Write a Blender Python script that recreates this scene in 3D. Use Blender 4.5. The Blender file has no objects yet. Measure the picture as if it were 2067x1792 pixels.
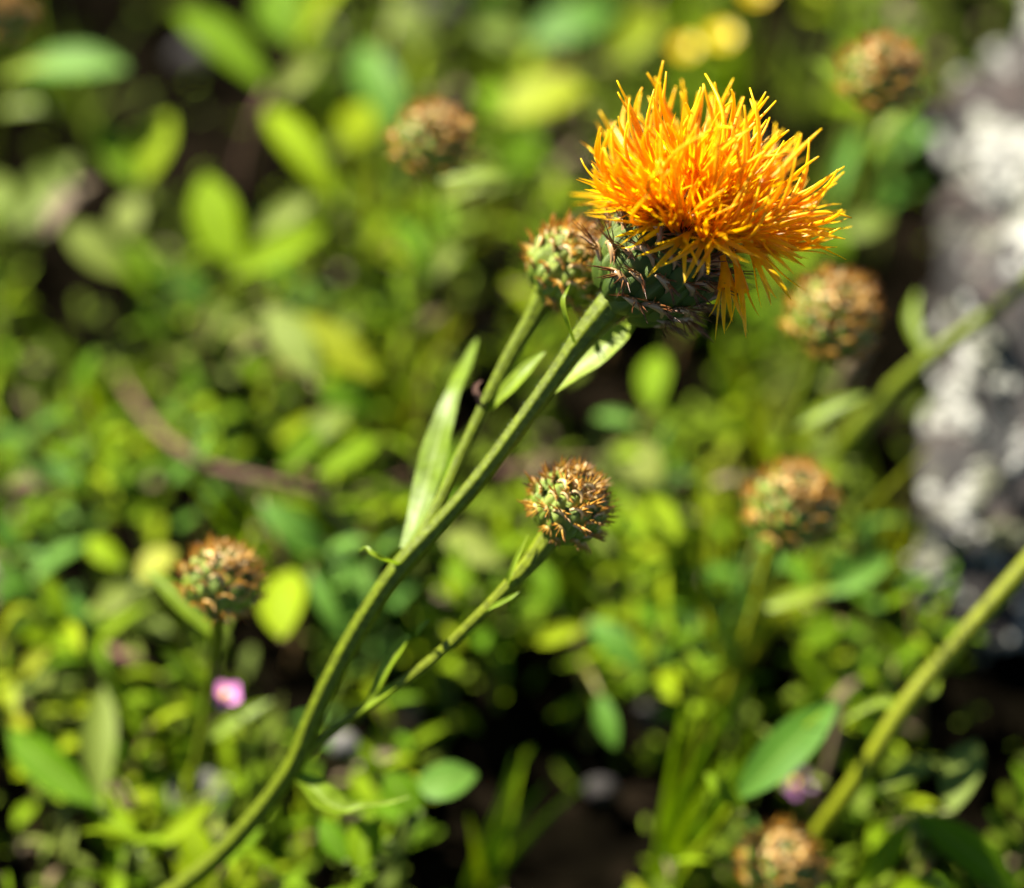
import bpy, math, random
from mathutils import Vector, Matrix, noise
R = random.Random(11)
sc = bpy.context.scene
col = sc.collection
rad = math.radians

# ------------------------------------------------------------------ camera, sky, sun, exposure
TH = rad(45)
CAM = Vector((0, 0, 0.45))
FW = Vector((0, math.sin(TH), -math.cos(TH)))
UP = Vector((0, math.cos(TH), math.sin(TH)))
RT = Vector((1, 0, 0))
FOC = 0.45
K = 0.20 / FOC / 2066.0            # tangent per pixel of a 2066 x 1792 view of the photograph
cd = bpy.data.cameras.new('camera'); cam = bpy.data.objects.new('camera', cd); col.objects.link(cam)
cam.location = CAM; cam.rotation_euler = (rad(90) - TH, 0, 0)
cd.sensor_width = 36; cd.lens = 36 * FOC / 0.20
cd.clip_start = 0.01; cd.clip_end = 200
cd.dof.use_dof = True; cd.dof.focus_distance = 0.4450; cd.dof.aperture_fstop = 3.8; cd.dof.aperture_blades = 0
sc.camera = cam

def cv(x, y, z):                   # camera-axis vector (right, up, towards the camera) to world
    return RT * x + UP * y - FW * z
SUN = cv(-0.52, 0.80, 0.22).normalized()
w = bpy.data.worlds.new('World'); sc.world = w; w.use_nodes = True
nt = w.node_tree; bg = nt.nodes['Background']
sky = nt.nodes.new('ShaderNodeTexSky'); sky.sky_type = 'NISHITA'; sky.sun_disc = False; sky.altitude = 2200; sky.air_density = 0.7; sky.dust_density = 0.1
sky.sun_elevation = math.asin(SUN.z); sky.sun_rotation = math.atan2(SUN.x, SUN.y)
nt.links.new(sky.outputs[0], bg.inputs[0]); bg.inputs[1].default_value = 0.05
sl = bpy.data.lights.new('sun', 'SUN'); sl.energy = 5.0; sl.angle = rad(0.53); sl.color = (1.0, 0.94, 0.80)
so = bpy.data.objects.new('sun', sl); col.objects.link(so)
so.rotation_euler = SUN.to_track_quat('Z', 'Y').to_euler()
vs = sc.view_settings
vs.view_transform = 'Standard'; vs.look = 'None'; vs.exposure = 2.0; vs.gamma = 1.0; vs.use_curve_mapping = False
sc.cycles.use_denoising = True
sc.cycles.max_bounces = 8; sc.cycles.diffuse_bounces = 4; sc.cycles.transmission_bounces = 6
sc.cycles.sample_clamp_indirect = 6.0

# ------------------------------------------------------------------ ground height and pixel-to-place
def gh(x, y):
    n = noise.noise(Vector((x * 9, y * 9, 1.3))) * 0.012 + noise.noise(Vector((x * 31, y * 31, 5.1))) * 0.004
    return 0.10 * max(-0.5, min(1.2, y - 0.45)) + n
def P(x, y, D):
    return CAM + (FW + RT * ((x - 1033) * K) + UP * ((896 - y) * K)) * D
def DH(x, y, h):                   # depth where this pixel's ray is h above the ground
    lo, hi = 0.15, 2.0
    for _ in range(34):
        m = (lo + hi) / 2; p = P(x, y, m)
        if p.z - gh(p.x, p.y) > h: lo = m
        else: hi = m
    return (lo + hi) / 2
def PH(x, y, h): return P(x, y, DH(x, y, h))
def pxs(D): return K * D           # metres per pixel at depth D

# ------------------------------------------------------------------ mesh collecting and objects
class MB:
    def __init__(s): s.v = []; s.f = []; s.uv = []; s.m = []
    def vert(s, p, uv=(0, 0)): s.v.append(tuple(p)); s.uv.append(uv); return len(s.v) - 1
    def face(s, ids, m=0): s.f.append(tuple(ids)); s.m.append(m)
    def tube(s, pts, rads, seg=8, m=0, v0=0.0, v1=1.0, ribs=0, rib=0.0, cap=True, flat=1.0):
        pts = [Vector(p) for p in pts]; n = len(pts)
        t = (pts[1] - pts[0]).normalized()
        a = t.orthogonal().normalized(); rings = []
        for i in range(n):
            t2 = (pts[min(i + 1, n - 1)] - pts[max(i - 1, 0)]).normalized()
            a = (a - t2 * a.dot(t2)).normalized(); b = t2.cross(a)
            ring = []
            for k in range(seg):
                an = 2 * math.pi * k / seg
                rr = rads[i] * (1 + (rib * math.cos(an * ribs) if ribs else 0))
                ring.append(s.vert(pts[i] + (a * math.cos(an) + b * (math.sin(an) * flat)) * rr, (k / seg, v0 + (v1 - v0) * i / (n - 1))))
            rings.append(ring)
        for i in range(n - 1):
            for k in range(seg):
                k2 = (k + 1) % seg
                s.face((rings[i][k], rings[i][k2], rings[i + 1][k2], rings[i + 1][k]), m)
        if cap:
            s.face(rings[0][::-1], m); s.face(rings[-1], m)
    def strip(s, pts, wid, nrm, fold=0.25, nu=4, m=0, v0=0.0, v1=1.0, wave=0.0):
        """a leaf-like strip along pts: wid = full width per point, nrm = normal hint per point"""
        pts = [Vector(p) for p in pts]; n = len(pts); rows = []
        for i in range(n):
            t = (pts[min(i + 1, n - 1)] - pts[max(i - 1, 0)]).normalized()
            q = nrm[i] if isinstance(nrm, list) else nrm
            sd = t.cross(q).normalized(); nn = sd.cross(t).normalized()
            row = []
            for k in range(nu + 1):
                u = k / nu * 2 - 1
                row.append(s.vert(pts[i] + sd * (u * wid[i] / 2) + nn * (abs(u) ** 1.4 * fold * wid[i] / 2 + wave * wid[i] * math.sin(i * 1.7 + u * 2)), (k / nu, v0 + (v1 - v0) * i / (n - 1))))
            rows.append(row)
        for i in range(n - 1):
            for k in range(nu):
                s.face((rows[i][k], rows[i][k + 1], rows[i + 1][k + 1], rows[i + 1][k]), m)
    def mesh(s, name, mats, smooth=True):
        me = bpy.data.meshes.new(name); me.from_pydata(s.v, [], s.f)
        ul = me.uv_layers.new(name='uv')
        li = [0] * len(me.loops); me.loops.foreach_get('vertex_index', li)
        buf = [c for i in li for c in s.uv[i]]
        ul.data.foreach_set('uv', buf)
        for mt in (mats if isinstance(mats, (list, tuple)) else [mats]): me.materials.append(mt)
        me.polygons.foreach_set('material_index', s.m)
        me.polygons.foreach_set('use_smooth', [smooth] * len(s.f))
        me.update(); return me

_wm = {}
def WM(o): return _wm[o.name]      # world matrix, kept here so that no depsgraph update is needed
def link(name, me, parent=None, M=None):
    o = bpy.data.objects.new(name, me); col.objects.link(o)
    M = Matrix.Identity(4) if M is None else M
    _wm[o.name] = M.copy()
    if parent is not None:
        o.parent = parent; o.matrix_basis = WM(parent).inverted() @ M
    else: o.matrix_basis = M
    return o
def thing(name, label, cat, loc=(0, 0, 0), group=None):
    o = bpy.data.objects.new(name, None); col.objects.link(o)
    o.location = loc; _wm[o.name] = Matrix.Translation(loc); o.empty_display_size = 0.01
    o['label'] = label; o['category'] = cat
    if group: o['group'] = group
    return o
def frame(o, z, x):                # matrix with axes z and about x
    z = z.normalized(); x = (x - z * x.dot(z))
    x = x.normalized() if x.length > 1e-6 else z.orthogonal().normalized()
    y = z.cross(x)
    return Matrix(((x.x, y.x, z.x, o.x), (x.y, y.y, z.y, o.y), (x.z, y.z, z.z, o.z), (0, 0, 0, 1)))
def spl(pts, n):                   # smooth resample through points (Catmull-Rom); points may be tuples of any length
    k = len(pts); out = []
    for i in range(n):
        t = i / (n - 1) * (k - 1); j = min(int(t), k - 2); f = t - j
        a, b, c, d = pts[max(j - 1, 0)], pts[j], pts[j + 1], pts[min(j + 2, k - 1)]
        out.append(tuple(0.5 * (2 * B + (C - A) * f + (2 * A - 5 * B + 4 * C - D_) * f * f + (3 * B - A - 3 * C + D_) * f ** 3) for A, B, C, D_ in zip(a, b, c, d)))
    return out

# ------------------------------------------------------------------ materials
def nodes(name):
    m = bpy.data.materials.new(name); m.use_nodes = True
    t = m.node_tree; t.nodes.clear()
    return m, t, (lambda ty: t.nodes.new(ty)), t.links.new
def ramp(N, stops):
    r = N('ShaderNodeValToRGB'); e = r.color_ramp.elements
    while len(e) < len(stops): e.new(0.5)
    for q, (p, c) in zip(e, stops): q.position = p; q.color = (*c, 1)
    return r
def plant_mat(name, stops, transl=0.35, tcol=(1.15, 1.25, 0.55), rough=0.45, spec=0.35, vein=0.0, along=None, nscale=300, namt=0.25, bump=0.0, tipmix=0.0):
    """per-object random colour from stops; noise mottling; optional colour along v (ramp 'along' multiplies or replaces)"""
    m, t, N, L = nodes(name)
    out = N('ShaderNodeOutputMaterial'); pb = N('ShaderNodeBsdfPrincipled'); tr = N('ShaderNodeBsdfTranslucent'); mx = N('ShaderNodeMixShader')
    oi = N('ShaderNodeObjectInfo'); uv = N('ShaderNodeUVMap'); sep = N('ShaderNodeSeparateXYZ'); L(uv.outputs[0], sep.inputs[0])
    r1 = ramp(N, stops); L(oi.outputs['Random'], r1.inputs[0]); c = r1.outputs[0]
    if along:
        r2 = ramp(N, along); L(sep.outputs[1], r2.inputs[0])
        q = N('ShaderNodeMix'); q.data_type = 'RGBA'; q.blend_type = 'MIX' if tipmix else 'MULTIPLY'
        q.inputs[0].default_value = tipmix or 1.0
        L(c, q.inputs[6]); L(r2.outputs[0], q.inputs[7]); c = q.outputs[2]
    tc = N('ShaderNodeTexCoord'); nz = N('ShaderNodeTexNoise'); nz.inputs['Scale'].default_value = nscale; nz.inputs['Detail'].default_value = 4
    L(tc.outputs['Object'], nz.inputs['Vector'])
    mr = N('ShaderNodeMapRange'); mr.inputs[1].default_value = 0.3; mr.inputs[2].default_value = 0.7; mr.inputs[3].default_value = 1 - namt; mr.inputs[4].default_value = 1 + namt
    L(nz.outputs[0], mr.inputs[0])
    q = N('ShaderNodeMix'); q.data_type = 'RGBA'; q.blend_type = 'MULTIPLY'; q.inputs[0].default_value = 1
    L(c, q.inputs[6]); L(mr.outputs[0], q.inputs[7]); c = q.outputs[2]
    if vein:
        # pale midrib and faint side veins from the leaf's own uv
        a = N('ShaderNodeMath'); a.operation = 'SUBTRACT'; a.inputs[1].default_value = 0.5; L(sep.outputs[0], a.inputs[0])
        b = N('ShaderNodeMath'); b.operation = 'ABSOLUTE'; L(a.outputs[0], b.inputs[0])
        g = N('ShaderNodeMapRange'); g.inputs[1].default_value = 0.0; g.inputs[2].default_value = 0.06; g.inputs[3].default_value = vein; g.inputs[4].default_value = 0.0; L(b.outputs[0], g.inputs[0])
        q = N('ShaderNodeMix'); q.data_type = 'RGBA'; L(g.outputs[0], q.inputs[0]); L(c, q.inputs[6]); q.inputs[7].default_value = (0.34, 0.42, 0.12, 1); c = q.outputs[2]
    L(c, pb.inputs['Base Color']); pb.inputs['Roughness'].default_value = rough; pb.inputs['Specular IOR Level'].default_value = spec
    q = N('ShaderNodeMix'); q.data_type = 'RGBA'; q.blend_type = 'MULTIPLY'; q.inputs[0].default_value = 1
    L(c, q.inputs[6]); q.inputs[7].default_value = (*tcol, 1); L(q.outputs[2], tr.inputs[0])
    if bump:
        bp = N('ShaderNodeBump'); bp.inputs['Strength'].default_value = bump; bp.inputs['Distance'].default_value = 0.0004
        L(nz.outputs[0], bp.inputs['Height']); L(bp.outputs[0], pb.inputs['Normal'])
    mx.inputs[0].default_value = transl
    L(pb.outputs[0], mx.inputs[1]); L(tr.outputs[0], mx.inputs[2]); L(mx.outputs[0], out.inputs[0])
    return m

G1, G2, G3 = (0.105, 0.18, 0.003), (0.155, 0.24, 0.003), (0.22, 0.285, 0.005)
M = {}
M['leaf'] = plant_mat('fresh_leaf', [(0, (0.06, 0.14, 0.004)), (0.35, G1), (0.7, G2), (1, G3)], 0.30, tcol=(1.2, 1.25, 0.3), spec=0.05, rough=0.65, vein=0.2, nscale=160)
M['pale'] = plant_mat('pale_leaf', [(0, (0.11, 0.155, 0.022)), (0.5, (0.145, 0.19, 0.026)), (1, (0.18, 0.21, 0.036))], 0.30, spec=0.12, rough=0.6, vein=0.2, nscale=160)
M['blue'] = plant_mat('cool_leaf', [(0, (0.05, 0.14, 0.012)), (0.5, (0.08, 0.19, 0.018)), (1, (0.11, 0.23, 0.03))], 0.35, tcol=(1, 1.25, 0.5), spec=0.15, rough=0.55, vein=0.2, nscale=160)
M['yel'] = plant_mat('yellowing_leaf', [(0, (0.22, 0.28, 0.005)), (1, (0.30, 0.31, 0.012))], 0.40, tcol=(1.1, 1.1, .4), spec=0.15, rough=0.55, vein=0.2, nscale=160)
M['dry'] = plant_mat('dry_leaf', [(0, (0.12, 0.08, 0.045)), (0.5, (0.19, 0.14, 0.085)), (1, (0.25, 0.21, 0.16))], 0.15, tcol=(1, 0.9, 0.7), rough=0.7, spec=0.2, nscale=200)
M['moss'] = plant_mat('small_leaf', [(0, (0.09, 0.135, 0.004)), (1, (0.09, 0.135, 0.004))], 0.2, spec=0.1, rough=0.6, tcol=(1.2, 1.25, .3), nscale=25, namt=0.65)
M['hero_leaf'] = plant_mat('knapweed_leaf', [(0, (0.13, 0.20, 0.008)), (1, (0.19, 0.26, 0.014))], 0.38, vein=0.5, nscale=420, namt=0.22, bump=0.25, rough=0.42, spec=0.2)
M['stem'] = plant_mat('green_stem', [(0, (0.088, 0.118, 0.002)), (1, (0.135, 0.155, 0.003))], 0.05, rough=0.55, spec=0.22, nscale=700, namt=0.35, bump=0.5)
M['herbstem'] = plant_mat('herb_stem', [(0, (0.10, 0.14, 0.02)), (0.6, (0.16, 0.17, 0.03)), (1, (0.20, 0.11, 0.05))], 0.1, nscale=200)
M['twig'] = plant_mat('brown_twig', [(0, (0.085, 0.042, 0.025)), (1, (0.13, 0.07, 0.05))], 0.0, rough=0.8, spec=0.2, nscale=250, bump=0.5)
M['body'] = plant_mat('involucre_body', [(0, (0.05, 0.08, 0.012)), (1, (0.05, 0.08, 0.012))], 0.0, nscale=500)
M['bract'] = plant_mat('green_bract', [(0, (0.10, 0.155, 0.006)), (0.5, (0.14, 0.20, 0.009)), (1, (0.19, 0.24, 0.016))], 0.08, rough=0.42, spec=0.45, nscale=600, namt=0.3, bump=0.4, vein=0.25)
M['shadebract'] = plant_mat('shade_painted_bract', [(0, (0.035, 0.065, 0.004)), (0.5, (0.05, 0.085, 0.006)), (1, (0.075, 0.11, 0.010))], 0.05, rough=0.45, spec=0.3, nscale=600, namt=0.35, bump=0.4, vein=0.12)  # open head's bracts: shade of the florets above painted into the green
M['fringe'] = plant_mat('dry_fringe', [(0, (0.35, 0.29, 0.25)), (1, (0.65, 0.58, 0.5))], 0.15, tcol=(1, 0.8, 0.5), rough=0.35, spec=0.5, nscale=900, namt=0.25,
                        along=[(0, (0.80, 0.62, 0.34)), (0.22, (0.62, 0.36, 0.13)), (0.5, (0.28, 0.11, 0.035)), (1, (0.11, 0.035, 0.014))])
M['budfringe'] = plant_mat('rusty_fringe', [(0, (0.62, 0.58, 0.5)), (1, (0.92, 0.88, 0.8))], 0.25, tcol=(1, 0.8, 0.5), rough=0.4, spec=0.45, nscale=900, namt=0.25,
                        along=[(0, (0.85, 0.68, 0.36)), (0.25, (0.74, 0.50, 0.10)), (0.6, (0.60, 0.30, 0.03)), (1, (0.32, 0.11, 0.015))])
M['floret'] = plant_mat('orange_floret', [(0, (0.94, 0.45, 0.002)), (0.5, (0.95, 0.48, 0.002)), (1, (0.96, 0.57, 0.003))], 0.66, tcol=(1.0, 1.0, 0.8), rough=0.33, spec=0.5, nscale=500, namt=0.08,
                        along=[(0, (1, 1, 1)), (0.5, (1, 1, 1)), (1, (1.02, 1.12, 1))])
M['anther'] = plant_mat('anther_column', [(0, (0.92, 0.42, 0.003)), (1, (0.95, 0.52, 0.003))], 0.5, tcol=(1, 0.9, 0.8), rough=0.4, spec=0.4, nscale=900, namt=0.12, bump=0.3,
                        along=[(0, (1, 1, 1)), (0.6, (1, 1.1, 1)), (0.85, (1.02, 1.5, 2)), (1, (1.03, 1.5, 3))])
M['pink'] = plant_mat('pink_petal', [(0, (0.60, 0.18, 0.52)), (1, (0.72, 0.28, 0.62))], 0.35, tcol=(1, 0.9, 1), nscale=200, namt=0.1)
M['purple'] = plant_mat('purple_petal', [(0, (0.16, 0.06, 0.17)), (1, (0.22, 0.08, 0.22))], 0.3, tcol=(1, 0.9, 1), nscale=200, namt=0.1)
M['yellow'] = plant_mat('yellow_petal', [(0, (0.72, 0.55, 0.01)), (1, (0.80, 0.62, 0.02))], 0.35, tcol=(1, 1, 0.5), nscale=200, namt=0.1)
M['stone'] = plant_mat('grey_stone', [(0, (0.11, 0.105, 0.10)), (1, (0.15, 0.14, 0.125))], 0.0, rough=0.9, spec=0.1, nscale=260, namt=0.5, bump=0.6)
M['hair'] = plant_mat('pale_hair', [(0, (0.20, 0.26, 0.12)), (1, (0.20, 0.26, 0.12))], 0.3, nscale=100)

def rock_mat():
    m, t, N, L = nodes('weathered_rock')
    out = N('ShaderNodeOutputMaterial'); pb = N('ShaderNodeBsdfPrincipled'); tc = N('ShaderNodeTexCoord')
    a = N('ShaderNodeTexNoise'); a.inputs['Scale'].default_value = 34; a.inputs['Detail'].default_value = 9; a.inputs['Roughness'].default_value = 0.65
    b = N('ShaderNodeTexNoise'); b.inputs['Scale'].default_value = 75; b.inputs['Detail'].default_value = 6
    L(tc.outputs['Object'], a.inputs[0]); L(tc.outputs['Object'], b.inputs[0])
    r = ramp(N, [(0.32, (0.006, 0.006, 0.006)), (0.48, (0.016, 0.013, 0.012)), (0.60, (0.035, 0.023, 0.019)), (0.74, (0.025, 0.024, 0.023))]); L(a.outputs[0], r.inputs[0])
    r2 = ramp(N, [(0.60, (0, 0, 0)), (0.68, (1, 1, 1))]); L(b.outputs[0], r2.inputs[0])
    q = N('ShaderNodeMix'); q.data_type = 'RGBA'; L(r2.outputs[0], q.inputs[0]); L(r.outputs[0], q.inputs[6]); q.inputs[7].default_value = (0.09, 0.09, 0.07, 1)
    L(q.outputs[2], pb.inputs['Base Color']); pb.inputs['Roughness'].default_value = 0.9
    bp = N('ShaderNodeBump'); bp.inputs['Distance'].default_value = 0.004; bp.inputs['Strength'].default_value = 0.7; L(a.outputs[0], bp.inputs['Height']); L(bp.outputs[0], pb.inputs['Normal'])
    L(pb.outputs[0], out.inputs[0]); return m
def lichen_mat():
    m, t, N, L = nodes('pale_lichen')
    out = N('ShaderNodeOutputMaterial'); pb = N('ShaderNodeBsdfPrincipled'); tc = N('ShaderNodeTexCoord')
    a = N('ShaderNodeTexNoise'); a.inputs['Scale'].default_value = 45; a.inputs['Detail'].default_value = 5; L(tc.outputs['Object'], a.inputs[0])
    r = ramp(N, [(0.3, (0.07, 0.075, 0.035)), (0.42, (0.17, 0.17, 0.13)), (0.52, (0.31, 0.31, 0.28)), (0.7, (0.17, 0.165, 0.155))]); L(a.outputs[0], r.inputs[0])
    L(r.outputs[0], pb.inputs['Base Color']); pb.inputs['Roughness'].default_value = 0.85
    L(pb.outputs[0], out.inputs[0]); return m
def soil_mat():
    m, t, N, L = nodes('shade_darkened_soil')
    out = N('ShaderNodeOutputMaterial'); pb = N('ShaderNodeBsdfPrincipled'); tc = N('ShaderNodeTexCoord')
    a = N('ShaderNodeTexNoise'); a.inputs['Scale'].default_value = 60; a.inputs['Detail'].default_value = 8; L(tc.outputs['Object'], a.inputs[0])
    r = ramp(N, [(0.3, (0.0015, 0.0012, 0.0008)), (0.52, (0.003, 0.0024, 0.0014)), (0.75, (0.010, 0.007, 0.0045))]); L(a.outputs[0], r.inputs[0])  # far darker than real soil: deep shade between the herbs put into the colour
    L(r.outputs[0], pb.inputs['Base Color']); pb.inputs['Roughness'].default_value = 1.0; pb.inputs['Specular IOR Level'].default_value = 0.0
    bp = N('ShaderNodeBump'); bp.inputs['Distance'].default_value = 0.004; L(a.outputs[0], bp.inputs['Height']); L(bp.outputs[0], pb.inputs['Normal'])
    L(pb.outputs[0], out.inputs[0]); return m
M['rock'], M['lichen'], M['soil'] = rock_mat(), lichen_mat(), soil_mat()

# ------------------------------------------------------------------ ground
def axis(lo, hi, fine0, fine1, step):
    a = []; x = fine0
    while x <= fine1: a.append(x); x += step
    d = step; y = fine0
    while y > lo: d *= 1.5; y -= d; a.insert(0, y)
    d = step
    while x < hi: a.append(x); d *= 1.5; x += d
    return a
b = MB(); xs = axis(-60, 60, -0.6, 0.6, 0.012); ys = axis(-60, 60, -0.1, 1.1, 0.012)
for y in ys:
    for x in xs: b.vert((x, y, gh(x, y)))
nx = len(xs)
for j in range(len(ys) - 1):
    for i in range(nx - 1): b.face((j * nx + i, j * nx + i + 1, (j + 1) * nx + i + 1, (j + 1) * nx + i))
g = link('ground', b.mesh('ground', M['soil'])); g['kind'] = 'structure'; g['label'] = 'bare soil under the herbs, their shade painted into its colour'

# ------------------------------------------------------------------ lichen boulder
def boulder(c, rx, ry, rz, label, nl, seed, sub=6):
    t = thing('boulder', label, 'boulder', c); so_ = Vector((seed * 3.1, seed, 0))
    import bmesh
    bm = bmesh.new(); bmesh.ops.create_icosphere(bm, subdivisions=sub, radius=1)
    def shape(d):
        n = 1 + 0.22 * noise.noise(d * 1.7 + so_ + Vector((3, 1, 2))) + 0.17 * noise.noise(d * 4.3 + so_ + Vector((1, 7, 2))) + 0.11 * noise.noise(d * 9) + 0.025 * noise.noise(d * 27)
        return Vector((d.x * rx, d.y * ry, d.z * rz)) * n
    for v in bm.verts: v.co = shape(v.co.normalized())
    me = bpy.data.meshes.new('rock'); bm.to_mesh(me); bm.free(); me.materials.append(M['rock'])
    me.polygons.foreach_set('use_smooth', [True] * len(me.polygons))
    link('rock', me, t, Matrix.Translation(c))
    b = MB(); r = random.Random(5 + seed)
    for i in range(nl):
        d = Vector((r.gauss(-0.5, 0.8), r.gauss(-0.2, 0.8), r.gauss(0.5, 0.6))).normalized()
        if noise.noise(d * 4.5 + Vector((9, 2, 4))) * .55 + noise.noise(d * 14) * .75 < 0.21 + r.uniform(-0.04, 0.04): continue
        p = shape(d); n = (d + Vector((r.uniform(-.5, .5), r.uniform(-.5, .5), r.uniform(-.3, .5)))).normalized()
        F = frame(p + d * 0.0008, n, Vector((r.uniform(-1, 1), r.uniform(-1, 1), 0.2)))
        R0 = r.uniform(0.0007, 0.0024); k = 9; ph = r.uniform(0, 6)
        c0 = b.vert(F @ Vector((0, 0, 0.0004)))
        ri = []; ro = []; re = []
        for q in range(k):
            an = 2 * math.pi * q / k; lob = 1 + 0.25 * math.sin(3 * an + ph) + r.uniform(-.15, .15)
            e = Vector((math.cos(an), math.sin(an), 0))
            ri.append(b.vert(F @ (e * R0 * 0.6 * lob + Vector((0, 0, 0.0006 + r.uniform(0, 0.0006))))))
            ro.append(b.vert(F @ (e * R0 * lob + Vector((0, 0, r.uniform(0.0, 0.0012))))))
            re.append(b.vert(F @ (e * R0 * 0.9 * lob + Vector((0, 0, -0.002)))))
        for q in range(k):
            q2 = (q + 1) % k
            b.face((c0, ri[q], ri[q2])); b.face((ri[q], ro[q], ro[q2], ri[q2])); b.face((ro[q], re[q], re[q2], ro[q2]))
    o = link('lichen_crust', b.mesh('lichen_crust', M['lichen']), t, Matrix.Translation(c)); o['kind'] = 'stuff'
    return c
BC = PH(2550, 700, 0.012)
boulder(BC, 0.085, 0.145, 0.072, 'rough grey boulder crusted with pale lichen beside the herbs', 15000, 0)
SC = PH(1985, 1150, 0.010)
boulder(SC, 0.017, 0.024, 0.016, 'small lichened stone at the foot of the big boulder', 600, 1, 4)
def in_rock(p, m=1.0):
    q = p - BC
    if ((p - SC) / .024).length_squared < m: return True
    return (q.x / 0.092) ** 2 + (q.y / 0.15) ** 2 + (q.z / 0.09) ** 2 < m

# ------------------------------------------------------------------ knapweed: florets, bracts, heads
def bend_path(L, n, k0, k1, wob=0.0, r=R):
    """path along +Z bending towards +X; k0,k1 = total turning over the first and second half"""
    p = Vector((0, 0, 0)); out = [p.copy()]; a = 0; w2 = r.uniform(-wob, wob); bb = 0
    for i in range(n - 1):
        f = i / (n - 1)
        a += (k0 if f < 0.5 else k1) / (n - 1) * 2 * 0.5 * 2 * 0.5
        bb += w2 / (n - 1)
        wa = a + 0.34 * wob * math.sin(f * 7 + w2 * 9) * f
        p = p + Vector((math.sin(wa), math.sin(bb), math.cos(wa) * math.cos(bb))) * (L / (n - 1)); out.append(p.copy())
    return out
def add_floret(b, path, r, lobes=5, split=0.55, lobe_len=0.011, column=True, rt=0.00042, throat=0.0010, spread=0.5, lw=0.0012):
    """tube along path up to 'split', lobes beyond, anther column along the path to its end"""
    n = len(path); js = max(3, int(n * split))
    tp = path[:js]; rr = [rt * (0.9 + 0.2 * i / js) for i in range(js)]
    for i in range(js):
        f = i / (js - 1)
        if f > 0.55: rr[i] = rt + (throat - rt) * ((f - 0.55) / 0.45) ** 1.3
    b.tube(tp, rr, 7, 0, 0.0, 0.5, cap=False)
    e = tp[-1]; t = (tp[-1] - tp[-2]).normalized(); a = t.orthogonal().normalized(); c = t.cross(a); ph = r.uniform(0, 6)
    for k in range(lobes):
        an = ph + 2 * math.pi * k / lobes + r.uniform(-.25, .25); od = a * math.cos(an) + c * math.sin(an)
        L = lobe_len * r.uniform(0.75, 1.15); sp = spread * r.uniform(0.4, 1.4); cu = r.uniform(-1.0, 0.9)
        pts = []; p = e + od * throat * 0.8 - t * 0.0008; m = 6
        for i in range(m):
            pts.append(p.copy()); ang = sp + cu * (i / m) ** 2
            p = p + (t * math.cos(ang) + od * math.sin(ang)) * (L / (m - 1))
        wd = [lw * x for x in (0.9, 1.0, 0.95, 0.75, 0.5, 0.10)]
        b.strip(pts, wd, -od + t * 0.3, fold=0.5, nu=2, m=0, v0=0.5, v1=1.0)
    if column:
        cp = path[js - 2:]; q = len(cp); rr = []
        for i in range(q):
            f = i / (q - 1)
            rr.append(0.00044 * (0.8 + 0.25 * math.sin(f * 3)) if f < 0.72 else (0.00039 - 0.00023 * (f - 0.72) / 0.28) * (1 + r.uniform(-.12, .12)))
        b.tube(cp, rr, 7, 1, 0.0, 1.0)
FL = []
for i in range(18):
    r = random.Random(100 + i); b = MB()
    curv = r.uniform(0.3, 1.1)
    path = bend_path(r.uniform(0.0295, 0.036), 18, curv * 0.45, curv * r.uniform(1.0, 2.2), 0.8, r)
    add_floret(b, path, r, 5, r.uniform(0.46, 0.53), r.uniform(0.0075, 0.0115), spread=r.uniform(0.20, 0.55), lw=0.00072)
    FL.append((b.mesh('floret', [M['floret'], M['anther']]), curv, path[-1].copy()))
for i in range(8):                 # outer florets: wider trumpet of flat ribbon lobes, no anther column
    r = random.Random(300 + i); b = MB(); curv = r.uniform(0.4, 1.2)
    path = bend_path(r.uniform(0.0275, 0.033), 18, curv * 0.45, curv * r.uniform(0.8, 1.6), 0.8, r)
    add_floret(b, path, r, r.choice((5, 6)), r.uniform(0.52, 0.62), r.uniform(0.0095, 0.0130), False, throat=0.0013, spread=r.uniform(0.15, 0.42), lw=0.0010)
    FL.append((b.mesh('floret', [M['floret'], M['anther']]), curv, path[-1].copy()))

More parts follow.
